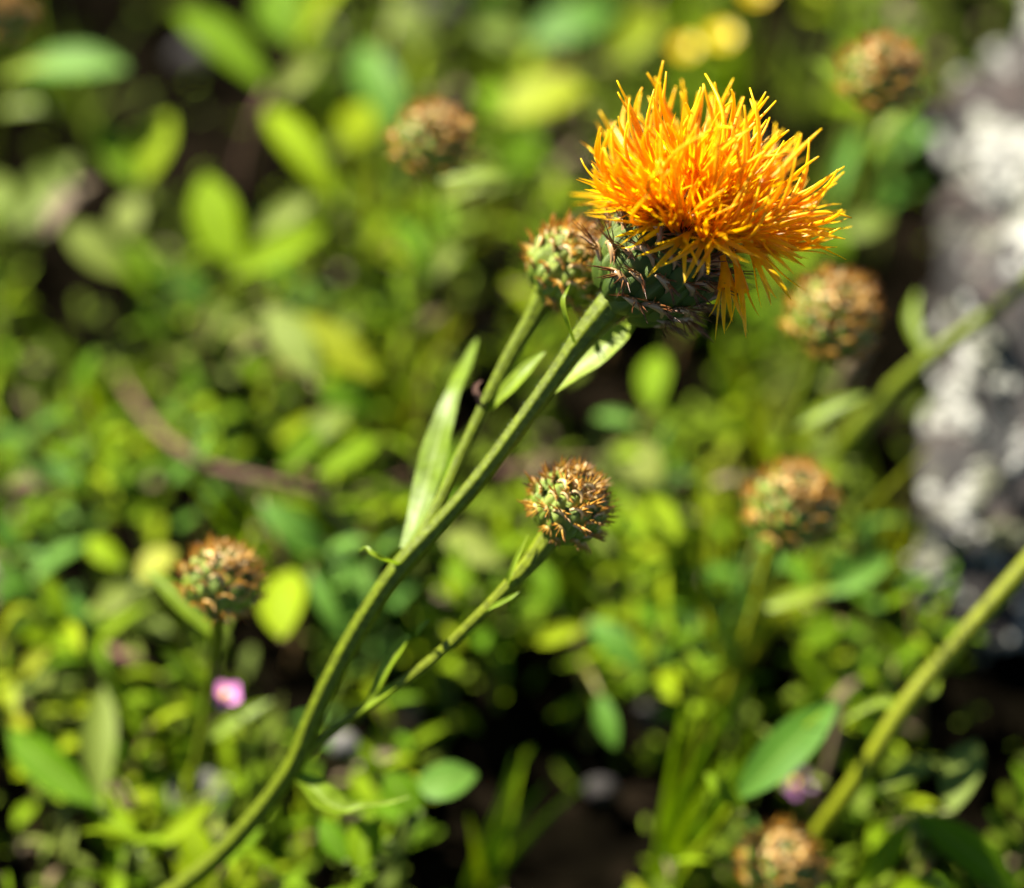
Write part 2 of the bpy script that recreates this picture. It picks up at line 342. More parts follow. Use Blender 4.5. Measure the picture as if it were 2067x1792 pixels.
def bract_mesh(seed, wid=0.75, mat='bract'):
    r = random.Random(seed); b = MB(); n = 6; nu = 6; rows = []
    for j in range(n + 1):
        v = j / n; wv = wid * math.sin(math.pi * (0.20 + 0.72 * v)) ** 0.8; row = []
        for k in range(nu + 1):
            u = k / nu * 2 - 1
            z = 0.16 * (1 - u * u) * math.sin(math.pi * min(1, v * 0.9 + 0.1)) + 0.05 * v - 0.06 * abs(u)
            row.append(b.vert((u * wv / 2, v, z + 0.012 * math.cos(u * 14)), (k / nu, v)))
        rows.append(row)
    for j in range(n):
        for k in range(nu): b.face((rows[j][k], rows[j][k + 1], rows[j + 1][k + 1], rows[j + 1][k]))
    return b.mesh('bract', M[mat])
def fringe_mesh(seed, mat, nsp=9, length=1.0, spread=1.35, lift=0.35, thin=1.0):
    """tuft of spines at a bract tip: base crescent, spines fanning in +Y, lifting to +Z; spine length about 1"""
    r = random.Random(seed); b = MB()
    for k in range(nsp):
        f = k / (nsp - 1) * 2 - 1; an = f * spread + r.uniform(-.12, .12)
        L = length * (1 - 0.35 * abs(f)) * r.uniform(0.6, 1.1); li = lift + r.uniform(-.25, .35)
        p = Vector((f * 0.20, -0.05 * abs(f), 0)); pts = []; m = 5
        d0 = Vector((math.sin(an), math.cos(an), li)).normalized()
        for i in range(m):
            pts.append(p.copy()); d = (d0 + Vector((0, 0, r.uniform(-.1, .25) * i / m)) + Vector((r.uniform(-.08, .08), r.uniform(-.08, .08), 0))).normalized(); p = p + d * (L / (m - 1))
        b.tube(pts, [thin * z for z in (0.075, 0.062, 0.045, 0.030, 0.010)], 4, 0, 0.05, 1.0, cap=False, flat=0.7)
    pts = [Vector((-0.34, -0.28, 0.0)), Vector((-0.22, -0.05, 0.05)), Vector((0, 0.05, 0.08)), Vector((0.22, -0.05, 0.05)), Vector((0.34, -0.28, 0.0))]
    b.tube(pts, [0.03, 0.08, 0.115, 0.08, 0.03], 5, 0, 0.0, 0.12, cap=False)
    return b.mesh('bract_fringe', mat)
BR = [bract_mesh(i) for i in range(3)]; BRD = [bract_mesh(i, .75, 'shadebract') for i in range(3)]
FRD = [fringe_mesh(20 + i, M['fringe'], 12, 1.0, 1.3, 0.7, .5) for i in range(5)]
FRB = [fringe_mesh(40 + i, M['budfringe'], 8, 0.85, 1.15, 0.75) for i in range(5)]

def head(parent, name, base, ax, length, radius, closed, nbr, fr, bsz, fsz, seed, label=None):
    """ovoid involucre with spiralled bracts (sub-parts); returns (part, mouth point)"""
    r = random.Random(seed); ax = ax.normalized(); F = frame(base, ax, cv(1, 0, 0.1))
    def prof(t):
        if closed: rr = radius * math.sin(math.pi * (0.10 + 0.87 * t)) ** 0.62
        else: rr = radius * (0.42 + 0.62 * math.sin(math.pi * min(1, t * 0.86 + 0.07)) ** 0.8) * (1 - 0.22 * max(0, t - 0.7) / 0.3)
        return rr, t * length
    b = MB(); n = 14; seg = 20; rings = []
    for i in range(n + 1):
        rr, z = prof(i / n); rr *= 0.93
        rings.append([b.vert((rr * math.cos(2 * math.pi * k / seg), rr * math.sin(2 * math.pi * k / seg), z), (k / seg, i / n)) for k in range(seg)])
    for i in range(n):
        for k in range(seg):
            k2 = (k + 1) % seg; b.face((rings[i][k], rings[i][k2], rings[i + 1][k2], rings[i + 1][k]))
    b.face(rings[0][::-1]); b.face(rings[-1])
    hd = link(name, b.mesh(name, M['body']), parent, F)
    if label: hd['label'] = label
    ga = 2.39996
    for i in range(nbr):
        t = 0.03 + 0.90 * (i / (nbr - 1)) ** (1.0 if closed else 1.05); an = i * ga + r.uniform(-.1, .1)
        r0, z0 = prof(t); r1, z1 = prof(min(1, t + 0.06))
        ro = Vector((math.cos(an), math.sin(an), 0)); tan = (ro * (r1 - r0) + Vector((0, 0, z1 - z0))).normalized()
        nor = (ro * (z1 - z0) - Vector((0, 0, 1)) * (r1 - r0)).normalized()
        side = tan.cross(nor); s = bsz * (0.75 + 0.4 * math.sin(math.pi * min(1, t + 0.15))) * r.uniform(0.92, 1.08)
        tan2 = (tan + nor * r.uniform(0.0, 0.10)).normalized(); nor2 = side.cross(tan2)
        p = ro * r0 + Vector((0, 0, z0)) - tan * s * 0.55 - nor * s * 0.04
        m3 = Matrix((side, tan2, nor2)).transposed().to_4x4()
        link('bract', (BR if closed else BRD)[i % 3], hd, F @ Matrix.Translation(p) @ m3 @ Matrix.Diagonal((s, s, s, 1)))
        tip = p + tan2 * s * 1.0 + nor2 * s * 0.09
        fs = fsz * r.uniform(0.75, 1.2) * (0.5 if t > .84 and not closed else 1); rot = Matrix.Rotation(r.uniform(-.3, .3), 4, 'Z') @ Matrix.Rotation(r.uniform(-.15, 0.55), 4, 'X')
        link('bract_fringe', fr[r.randrange(5)], hd, F @ Matrix.Translation(tip) @ m3 @ rot @ Matrix.Diagonal((fs, fs, fs, 1)))
    if closed:      # crowded tufts closing over the tip
        for i in range(28):
            an = i * ga; q = math.sqrt((i + 0.3) / 28) * radius * 0.66
            p = Vector((math.cos(an) * q, math.sin(an) * q, length * (1.0 - 0.05 * (q / radius)) - 0.0004))
            d = (Vector((math.cos(an) * 0.5, math.sin(an) * 0.5, 1)) + Vector((r.uniform(-.4, .4), r.uniform(-.4, .4), 0))).normalized()
            Q = frame(p, Vector((-math.cos(an), -math.sin(an), 0.4)), Vector((-math.sin(an), math.cos(an), 0)))
            fs = fsz * r.uniform(0.55, 0.95)
            link('bract_fringe', fr[r.randrange(5)], hd, F @ Q @ Matrix.Rotation(r.uniform(-.5, .5), 4, 'Z') @ Matrix.Diagonal((fs, fs, fs * 1.3, 1)))
    return hd, base + ax * length

def px_path(pts, n):
    """[(x, y, D, width_px)] -> world points and radii, smooth"""
    s = spl(pts, n)
    return [P(q[0], q[1], q[2]) for q in s], [q[3] / 2 * pxs(q[2]) for q in s]
def stem_part(name, parent, pts, n=40, mat='stem', ribs=7, rib=0.07, seg=28):
    w, r = px_path(pts, n); b = MB(); b.tube(w, r, seg, 0, ribs=ribs, rib=rib)
    o = WM(parent); b.v = [tuple(Vector(v) - o.translation) for v in b.v]
    return link(name, b.mesh(name, M[mat]), parent, o)
def leaf_part(parent, pts, mat='hero_leaf', nrm=None, fold=0.3, n=14, wave=0.02, name='leaf', nu=6, thick=0.00025):
    """leaf from a pixel path [(x, y, D, width_px)]"""
    w, r = px_path(pts, n); b = MB(); nv = nrm or cv(-0.3, 0.4, 0.8)
    wd = [2 * x for x in r]
    b.strip(w, wd, nv, fold, nu, 0, wave=wave)
    o = WM(parent); b.v = [tuple(Vector(v) - o.translation) for v in b.v]
    return link(name, b.mesh(name, M[mat]), parent, o)

# ------------------------------------------------------------------ the flowering plant
S1 = [(1262, 585, .4585, 70), (1215, 635, .459, 60), (1168, 692, .4595, 46), (1130, 745, .460, 38), (1040, 870, .4615, 36), (960, 975, .463, 36), (880, 1065, .465, 37), (815, 1135, .4665, 42), (760, 1210, .469, 40),
      (700, 1310, .473, 40), (640, 1430, .478, 38), (600, 1530, .483, 40), (555, 1597, .487, 36), (500, 1665, .491, 36), (430, 1737, .496, 37), (350, 1800, .502, 38), (240, 1885, .512, 46), (120, 1960, .525, 46)]
ground_pt = P(60, 1995, .533)
base = Vector((ground_pt.x, ground_pt.y, gh(ground_pt.x, ground_pt.y)))
pl = thing('knapweed_plant', 'flowering knapweed with one open shaggy orange flower and two rusty spiny buds', 'flower', base)
st = stem_part('stem', pl, S1 + [(60, 1998, .534, 46), (20, 2040, .548, 40)], 90)
# the branch of the bud behind the flower, and of the bud below it
stem_part('branch', pl, [(1112, 580, .474, 50), (1092, 612, .4745, 46), (1068, 655, .4745, 36), (1030, 718, .474, 30), (975, 825, .473, 24), (930, 920, .471, 24), (890, 1010, .469, 25), (850, 1085, .467, 26), (815, 1140, .4668, 24)], 40)
stem_part('branch', pl, [(1122, 1066, .4625, 50), (1100, 1098, .4625, 44), (1065, 1142, .463, 36), (1010, 1200, .464, 26), (960, 1250, .4655, 23), (900, 1308, .468, 22), (835, 1362, .4705, 22), (750, 1420, .475, 21), (680, 1468, .479, 21), (595, 1540, .4835, 22)], 44)
# hairs on the stalk below the head
b = MB(); r = random.Random(8); wpts, wr = px_path(S1[:6], 60)
for i in range(1700):
    k = min(58, int(r.random() ** 1.4 * 58)); p = wpts[k]; t = (wpts[k + 1] - wpts[k]).normalized()
    a = t.orthogonal().normalized(); c = t.cross(a); an = r.uniform(0, 6.3); od = a * math.cos(an) + c * math.sin(an); sd = t.cross(od)
    q = p + od * wr[k] * 0.97 + t * r.uniform(0, .0004); L = r.uniform(0.0002, 0.0007); e = q + (od + t * r.uniform(-.8, .5) + sd * r.uniform(-.6, .6)).normalized() * L
    i0 = b.vert(q + sd * .000025 - base); i1 = b.vert(q - sd * .000025 - base); i2 = b.vert(e - base); i3 = b.vert(q + t * .00005 - base)
    b.face((i0, i1, i2)); b.face((i1, i3, i2)); b.face((i3, i0, i2))
o = link('stem_hairs', b.mesh('stem_hairs', M['hair']), pl, WM(pl)); o['kind'] = 'stuff'
# leaves of the flowering plant
leaf_part(pl, [(1115, 795, .463, 6), (1150, 760, .465, 40), (1195, 722, .466, 62), (1240, 685, .466, 56), (1275, 655, .465, 30), (1300, 628, .463, 5)], nrm=cv(-0.42, .42, .78), fold=0.15)
leaf_part(pl, [(1163, 692, .4565, 14), (1152, 660, .4545, 15), (1143, 630, .4535, 16), (1140, 606, .4535, 17), (1145, 590, .454, 11), (1151, 572, .454, 2)], nrm=cv(-.8, .2, .5), fold=0.7, wave=0)
leaf_part(pl, [(982, 832, .473, 8), (1005, 805, .472, 30), (1040, 770, .471, 38), (1070, 738, .471, 30), (1099, 711, .471, 5)], nrm=cv(-0.40, .48, .76), fold=0.25)
leaf_part(pl, [(815, 1105, .467, 20), (838, 1050, .471, 40), (858, 985, .474, 58), (875, 920, .476, 64), (895, 850, .478, 52), (915, 790, .481, 36), (938, 740, .487, 32), (962, 684, .493, 6)], nrm=cv(-.36, .52, .76), fold=0.10, n=22)
leaf_part(pl, [(806, 1142, .466, 18), (785, 1135, .463, 26), (765, 1128, .461, 24), (748, 1118, .461, 14), (738, 1105, .462, 8), (725, 1113, .463, 3)], nrm=cv(0, .9, .4), fold=0.6, wave=0)
leaf_part(pl, [(742, 1425, .4755, 12), (762, 1385, .473, 26), (785, 1340, .471, 32), (806, 1308, .470, 30), (826, 1280, .470, 10)], nrm=cv(-.4, .55, .75), fold=0.35)
leaf_part(pl, [(700, 1455, .478, 10), (740, 1425, .474, 22), (775, 1400, .472, 24), (808, 1377, .471, 6)], nrm=cv(-.3, .6, .7), fold=0.4)
leaf_part(pl, [(838, 1285, .472, 4), (850, 1266, .471, 15), (866, 1250, .471, 5)], nrm=cv(-.3, .6, .7), fold=0.4, n=6)
leaf_part(pl, [(592, 1562, .484, 16), (630, 1590, .482, 44), (662, 1620, .480, 58), (698, 1634, .479, 40), (735, 1626, .479, 18), (780, 1622, .479, 14), (826, 1608, .479, 4)], nrm=cv(-.2, .75, .6), fold=0.5, n=20)
leaf_part(pl, [(1022, 1186, .463, 10), (1034, 1150, .461, 15), (1048, 1118, .460, 13), (1066, 1078, .460, 3)], nrm=cv(-.6, .2, .7), fold=0.5)
leaf_part(pl, [(978, 1234, .464, 8), (1005, 1222, .462, 16), (1030, 1208, .461, 12), (1047, 1195, .461, 3)], nrm=cv(-.2, .7, .6), fold=0.5)
o = leaf_part(pl, [(975, 828, .4725, 8), (968, 800, .471, 16), (962, 782, .471, 14), (972, 768, .471, 3)], mat='twig', nrm=cv(-.6, .2, .7), fold=0.8); o['label'] = 'withered dark brown leaf'
# flower head
neck = P(1252, 598, .4590); mouth = P(1421, 446, .4525)
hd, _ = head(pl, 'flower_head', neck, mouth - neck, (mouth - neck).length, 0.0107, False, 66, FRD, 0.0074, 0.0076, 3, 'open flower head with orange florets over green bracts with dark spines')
AX = cv(0.20, 0.86, 0.46).normalized(); bx = (mouth - neck).normalized()
r = random.Random(77); cnt = 0; n_try = 0
while cnt < 205 and n_try < 5000:
    n_try += 1
    d = math.acos(1 - r.random() * (1 - math.cos(rad(96)))); az = r.uniform(0, 2 * math.pi)
    X = AX.orthogonal().normalized(); Y = AX.cross(X); side = X * math.cos(az) + Y * math.sin(az)
    tipd = (AX * math.cos(d) + side * math.sin(d)).normalized()
    cy = tipd.dot(UP); cz = tipd.dot(-FW); cx = tipd.dot(RT)
    short = cz > 0.72 and 0.0 < cy < 0.35
    if not short and cy < 0.07 + 0.22 * max(0, cz) - 0.03 * (cx > 0): continue
    me, cu, tipv = FL[18 + r.randrange(8)] if d > 0.95 and r.random() < .55 else FL[r.randrange(18)]
    ba = d + 0.45 * cu * min(1, d / 0.6) * (not short)
    bd = (AX * math.cos(ba) + side * math.sin(ba)).normalized()
    off = side - bx * side.dot(bx)
    p = mouth - bx * 0.0035 + off * (0.0065 * min(1, d / 1.2)) + Vector((r.gauss(0, .0008), r.gauss(0, .0008), r.gauss(0, .0008)))
    F = frame(p, bd, -side) if r.random() < 0.85 or d > .8 else frame(p, bd, side)
    s = r.uniform(0.96, 1.14) * (0.62 if short else 1.0 - 0.22 * max(0, cz))
    Q = F @ Matrix.Rotation(r.uniform(-.35, .35), 4, 'Z')
    for _ in range(12):            # keep the head's real outline: shorter on its shaded side, none hanging over the bracts
        v = Q @ (tipv * s) - CAM; D = v.dot(FW); qx = 1033 + v.dot(RT) / D / K; qy = 896 - v.dot(UP) / D / K
        dx, dy = qx - 1423, 440 - qy; an = math.degrees(math.atan2(dy, dx)); lim = 287 if an < 100 else 312 - 85 * max(0, (an - 120) / 60)
        if math.hypot(dx, dy) <= lim * (0.84 + 0.25 * (cnt % 11) / 10): break
        s *= 0.95
    if dy < (-0.10 if dx > 0 else 0.04) * abs(dx) - 5 or s < 0.55: continue
    link('floret', me, hd, Q @ Matrix.Diagonal((s, s, s, 1))); cnt += 1
def ray_floret(bx_, by_, tx, ty, dz0, dz1, sag, seed, lobes=6, split=0.5, ll=0.010, spread=0.5, throat=0.0015, column=False, lw=0.0011):
    """outer floret from pixel to pixel; dz = metres nearer than the mouth"""
    r = random.Random(seed); D0 = .4525 - dz0; D1 = .4525 - dz1
    a = P(bx_, by_, D0); e = P(tx, ty, D1); mid = (a + e) / 2 + cv(*sag)
    n = 14; path = [a * (1 - f) ** 2 + mid * 2 * f * (1 - f) + e * f * f for f in [i / (n - 1) for i in range(n)]]
    b = MB(); path = [p - a for p in path]
    add_floret(b, path, r, lobes, split, ll, column, 0.0006, throat, spread, lw)
    link('floret', b.mesh('floret', [M['floret'], M['anther']]), hd, Matrix.Translation(a))
mm = 0.001
ray_floret(1400, 452, 1245, 512, .002, .012, (0, 4*mm, 3*mm), 1, 5, .62, .0085, .38)
ray_floret(1418, 455, 1352, 545, .004, .016, (-2*mm, 2*mm, 5*mm), 3, 6, .62, .009, .6)
ray_floret(1428, 455, 1412, 545, .004, .018, (0, 2*mm, 5*mm), 4, 7, .58, .0085, .75)
ray_floret(1440, 458, 1456, 705, .003, .008, (3*mm, 1*mm, 4*mm), 5, 6, .64, .0095, .32, .0019)
ray_floret(1450, 456, 1490, 675, .002, .010, (4*mm, 0, 4*mm), 15, 4, .66, .0085, .3)
ray_floret(1462, 455, 1566, 628, .003, .010, (3*mm, 3*mm, 4*mm), 6, 6, .60, .010, .32, .0018)
ray_floret(1468, 450, 1570, 545, .000, -.004, (3*mm, 2*mm, 0), 7, 6, .6, .009, .35)
ray_floret(1470, 448, 1618, 522, .003, .008, (2*mm, -1*mm, 3*mm), 9, 4, .55, .008, .35, column=True)
ray_floret(1480, 432, 1680, 470, .000, .002, (3*mm, -2*mm, 0), 11, 5, .6, .011, .32, column=True)
ray_floret(1480, 428, 1705, 430, -.002, -.004, (3*mm, -3*mm, 0), 12, 5, .6, .011, .3, column=True)
ray_floret(1385, 425, 1212, 408, 0, -.002, (0, -2*mm, 0), 13, 5, .62, .011, .3)
ray_floret(1385, 418, 1215, 372, -.002, .002, (0, -2*mm, 0), 16, 5, .6, .011, .35)
ray_floret(1425, 452, 1475, 512, .006, .018, (0, 0, 4*mm), 17, 6, .62, .008, .8)
# its two buds
def bud(parent, cx, cy, D, ax, dia, seed, nbr=58, label=None):
    a = ax.normalized(); L = dia * 0.98; c = P(cx, cy, D)
    return head(parent, 'flower_bud', c - a * L * 0.48, a, L, dia * 0.5, True, nbr, FRB, dia * 0.33, dia * 0.30, seed, label)
bud(pl, 1148, 537, .4715, cv(.54, .62, .38), 0.0156, 31)
bud(pl, 1150, 1020, .4605, cv(.48, .66, .46), 0.0140, 32)

# ------------------------------------------------------------------ other budding knapweeds behind
def bud_plant(label, cx, cy, D, ax, dia, seed, stem, sw=24):
    gp = PH(*stem[-1], 0.0); t = thing('knapweed_plant', label, 'flower', gp, 'budding knapweeds without open flowers')
    Dg = (gp - CAM).dot(FW); n = len(stem); a = ax.normalized(); c = P(cx, cy, D) - a * dia * 0.46
    pts = [c]
    for i, (x, y) in enumerate(stem[:-1]): f = (i + 1) / n; pts.append(P(x, y, D + (Dg - D) * f ** 1.1))
    pts.append(gp - Vector((0, 0, 0.004)))
    w = [Vector(q) for q in spl([tuple(p) for p in pts], 26)]
    b = MB(); k = sw / 2 * pxs(D); b.tube([q - gp for q in w], [k * (1.5 if i < 1 else 1.2 if i < 3 else 1.0) for i in range(26)], 12, 0, ribs=6, rib=0.06)
    link('stem', b.mesh('stem', M['stem']), t, WM(t))
    bud(t, cx, cy, D, ax, dia, seed, 50)
    r = random.Random(seed)
    for i in (6, 12, 17):
        p = w[i]; d = (cv(r.uniform(-.8, .8), r.uniform(.1, .8), r.uniform(-.2, .5))).normalized()
        L = r.uniform(0.014, 0.026); m = 8; pp = []
        for q in range(m): pp.append(p - gp + d * L * q / (m - 1) + Vector((0, 0, -0.2 * L * (q / (m - 1)) ** 2)))
        b = MB(); wd = [L * 0.2 * math.sin(math.pi * (0.08 + 0.9 * q / (m - 1))) for q in range(m)]
        b.strip(pp, wd, cv(-.2, .5, .8), 0.3, 4); link('leaf', b.mesh('leaf', M['hero_leaf']), t, WM(t))
    return t
bud_plant('small rusty spiny bud on an upright dark stalk just above the pink flower', 446, 1172, .484, cv(.22, .75, .45), 0.0142, 51, [(436, 1270), (428, 1350), (418, 1450), (385, 1590), (335, 1720)])
bud_plant('blurred round bud standing alone among pale green leaves near the yellow leaf', 872, 285, .522, cv(.1, .75, .55), 0.0150, 52, [(880, 380), (878, 470), (880, 600)], 22)
bud_plant('large blurred bud beside the drooping pale dead leaf, below the open flower', 1682, 640, .516, cv(.25, .55, .7), 0.0170, 53, [(1640, 760), (1590, 880), (1545, 1010), (1490, 1200)], 26)
bud_plant('blurred bud on the tall stalk among grass, with a pale pinkish tip', 1600, 1018, .514, cv(.2, .6, .65), 0.0162, 54, [(1560, 1110), (1520, 1250), (1470, 1400), (1400, 1570)], 26)
bud_plant('blurred yellowish bud standing in front of the lichen boulder', 1775, 152, .528, cv(.1, .6, .7), 0.0152, 55, [(1765, 250), (1740, 340), (1700, 470)], 22)
bud_plant('low blurred bud near the foot of the long bare slanting stem', 1577, 1745, .512, cv(.1, .6, .75), 0.0150, 56, [(1560, 1840), (1540, 1900), (1520, 1960)], 24)
bud_plant('dim orange bud beside the dark gap with one rounded cool green leaf', -8, 40, .56, cv(.1, .6, .7), 0.0150, 57, [(0, 130), (-10, 220), (-15, 330)], 22)

def bare_stem(label, pts, leaves=(), mat='stem'):
    x, y, D, w = pts[-1]; e = P(x, y, D); gp = Vector((e.x, e.y, gh(e.x, e.y)))
    t = thing('flower_stem', label, 'stem', gp)
    w, rr = px_path(pts, 40); w.append(gp - Vector((0, 0, .003))); rr.append(rr[-1])
    b = MB(); b.tube([q - gp for q in w], rr, 14, 0, ribs=6, rib=.06); link('stem', b.mesh('stem', M[mat]), t, WM(t))
    for lf in leaves: leaf_part(t, lf, nrm=cv(-.3, .5, .7), fold=.3)
    return t
bare_stem('long bare yellow-green stem slanting up in front of the boulder foot', [(2230, 960, .509, 36), (2120, 1080, .5105, 36), (2066, 1145, .511, 36), (1940, 1290, .512, 37), (1830, 1420, .513, 38), (1750, 1545, .517, 38), (1640, 1700, .530, 36), (1600, 1780, .546, 34)],
          [[(1815, 1440, .515, 10), (1790, 1418, .516, 22), (1765, 1420, .518, 20), (1700, 1455, .520, 5)], [(1805, 1440, .516, 5), (1790, 1370, .518, 16), (1772, 1330, .520, 6)], [(1850, 1405, .514, 10), (1880, 1400, .516, 22), (1895, 1370, .516, 6)]])
bare_stem('soft blurred stem leaning across the middle of the lichen boulder', [(2200, 430, .545, 24), (2066, 575, .55, 26), (1960, 660, .555, 28), (1870, 725, .56, 34), (1790, 800, .568, 40), (1720, 880, .575, 46), (1690, 930, .585, 36)],
          [[(1870, 720, .56, 10), (1840, 650, .565, 26), (1850, 590, .57, 6)]])

# ------------------------------------------------------------------ leaf shapes shared by the herbs (unit length along +Y, normal +Z)
def leaf_mesh(seed, ratio, mat, arch=0.25, tipw=0.5):
    r = random.Random(seed); b = MB(); n = 8; pts = []; wd = []
    for i in range(n + 1):
        v = i / n; pts.append(Vector((0.03 * math.sin(v * 3 + seed), v, arch * (v - v * v * 1.4))))
        wd.append(max(0.02, ratio * (math.sin(math.pi * (v ** (0.75 + tipw * 0.6))) ** 0.75)) if 0 < i < n else 0.03)
    b.strip(pts, wd, Vector((0, 0, 1)), r.uniform(0.12, 0.4), 4, 0, wave=0.02)
    return b.mesh('leaf', M[mat])
LV = {k: [leaf_mesh(i, ra, k, ar) for i, (ra, ar) in enumerate([(0.36, .2), (0.44, .3), (0.30, .35), (0.50, .15)])] for k in ('leaf', 'pale', 'blue', 'yel', 'dry')}
def put_leaf(parent, p, d, n, L, wscale, mat, r):
    y = d.normalized(); z = (n - y * n.dot(y)).normalized(); x = y.cross(z)
    m = Matrix(((x.x, y.x, z.x, p.x), (x.y, y.y, z.y, p.y), (x.z, y.z, z.z, p.z), (0, 0, 0, 1)))
    return link('leaf', LV[mat][r.randrange(4)], parent, m @ Matrix.Diagonal((L * wscale, L, L, 1)))

def sprig(label, leaves, h=0.055, group=None, name='leafy_herb', stem='herbstem', seed=0, foot=(0, 60)):
    """leaves: (base x, base y, tip x, tip y, width px, colour[, extra height])"""
    r = random.Random(seed * 7 + len(leaves)); pts = []
    ax = sum(l[0] for l in leaves) / len(leaves); ay = max(l[1] for l in leaves)
    gp = PH(ax + foot[0], ay + foot[1], 0.0)
    t = thing(name, label, 'herb', gp, group)
    b = MB(); bs = []
    for l in leaves:
        hh = h + (l[6] if len(l) > 6 else 0); D = DH(l[0], l[1], hh); p = P(l[0], l[1], D); bs.append(p)
        n = (cv(-.15, .25, .75) + Vector((r.uniform(-.3, .3), r.uniform(-.3, .3), .4))).normalized()
        zc = -FW; e = RT * (l[2] - l[0]) * pxs(D) - UP * (l[3] - l[1]) * pxs(D); ln = e.length
        ex = e - zc * (max(-0.8, min(0.8, e.dot(n) / max(.3, zc.dot(n)) / ln)) * ln)
        L = ex.length; put_leaf(t, p, ex, n, L, (l[4] * 0.85 * pxs(D)) / (L * 0.40), l[5], r)
    top = sum(bs, Vector()) / len(bs); j = gp.lerp(top, 0.65) + Vector((r.uniform(-.004, .004), 0, 0))
    b.tube([q - gp for q in (gp - Vector((0, 0, .003)), gp.lerp(j, .5) + Vector((.002, 0, 0)), j, j.lerp(top, .7))], [.0012, .0011, .001, .0007], 6)
    for p in bs:
        b.tube([q - gp for q in (j, j.lerp(p, .55) + Vector((0, 0, .001)), p + (p - j) * 0.03)], [.0009, .0008, .0006], 5)
    link('stem', b.mesh('stem', M[stem]), t, WM(t))
    return t
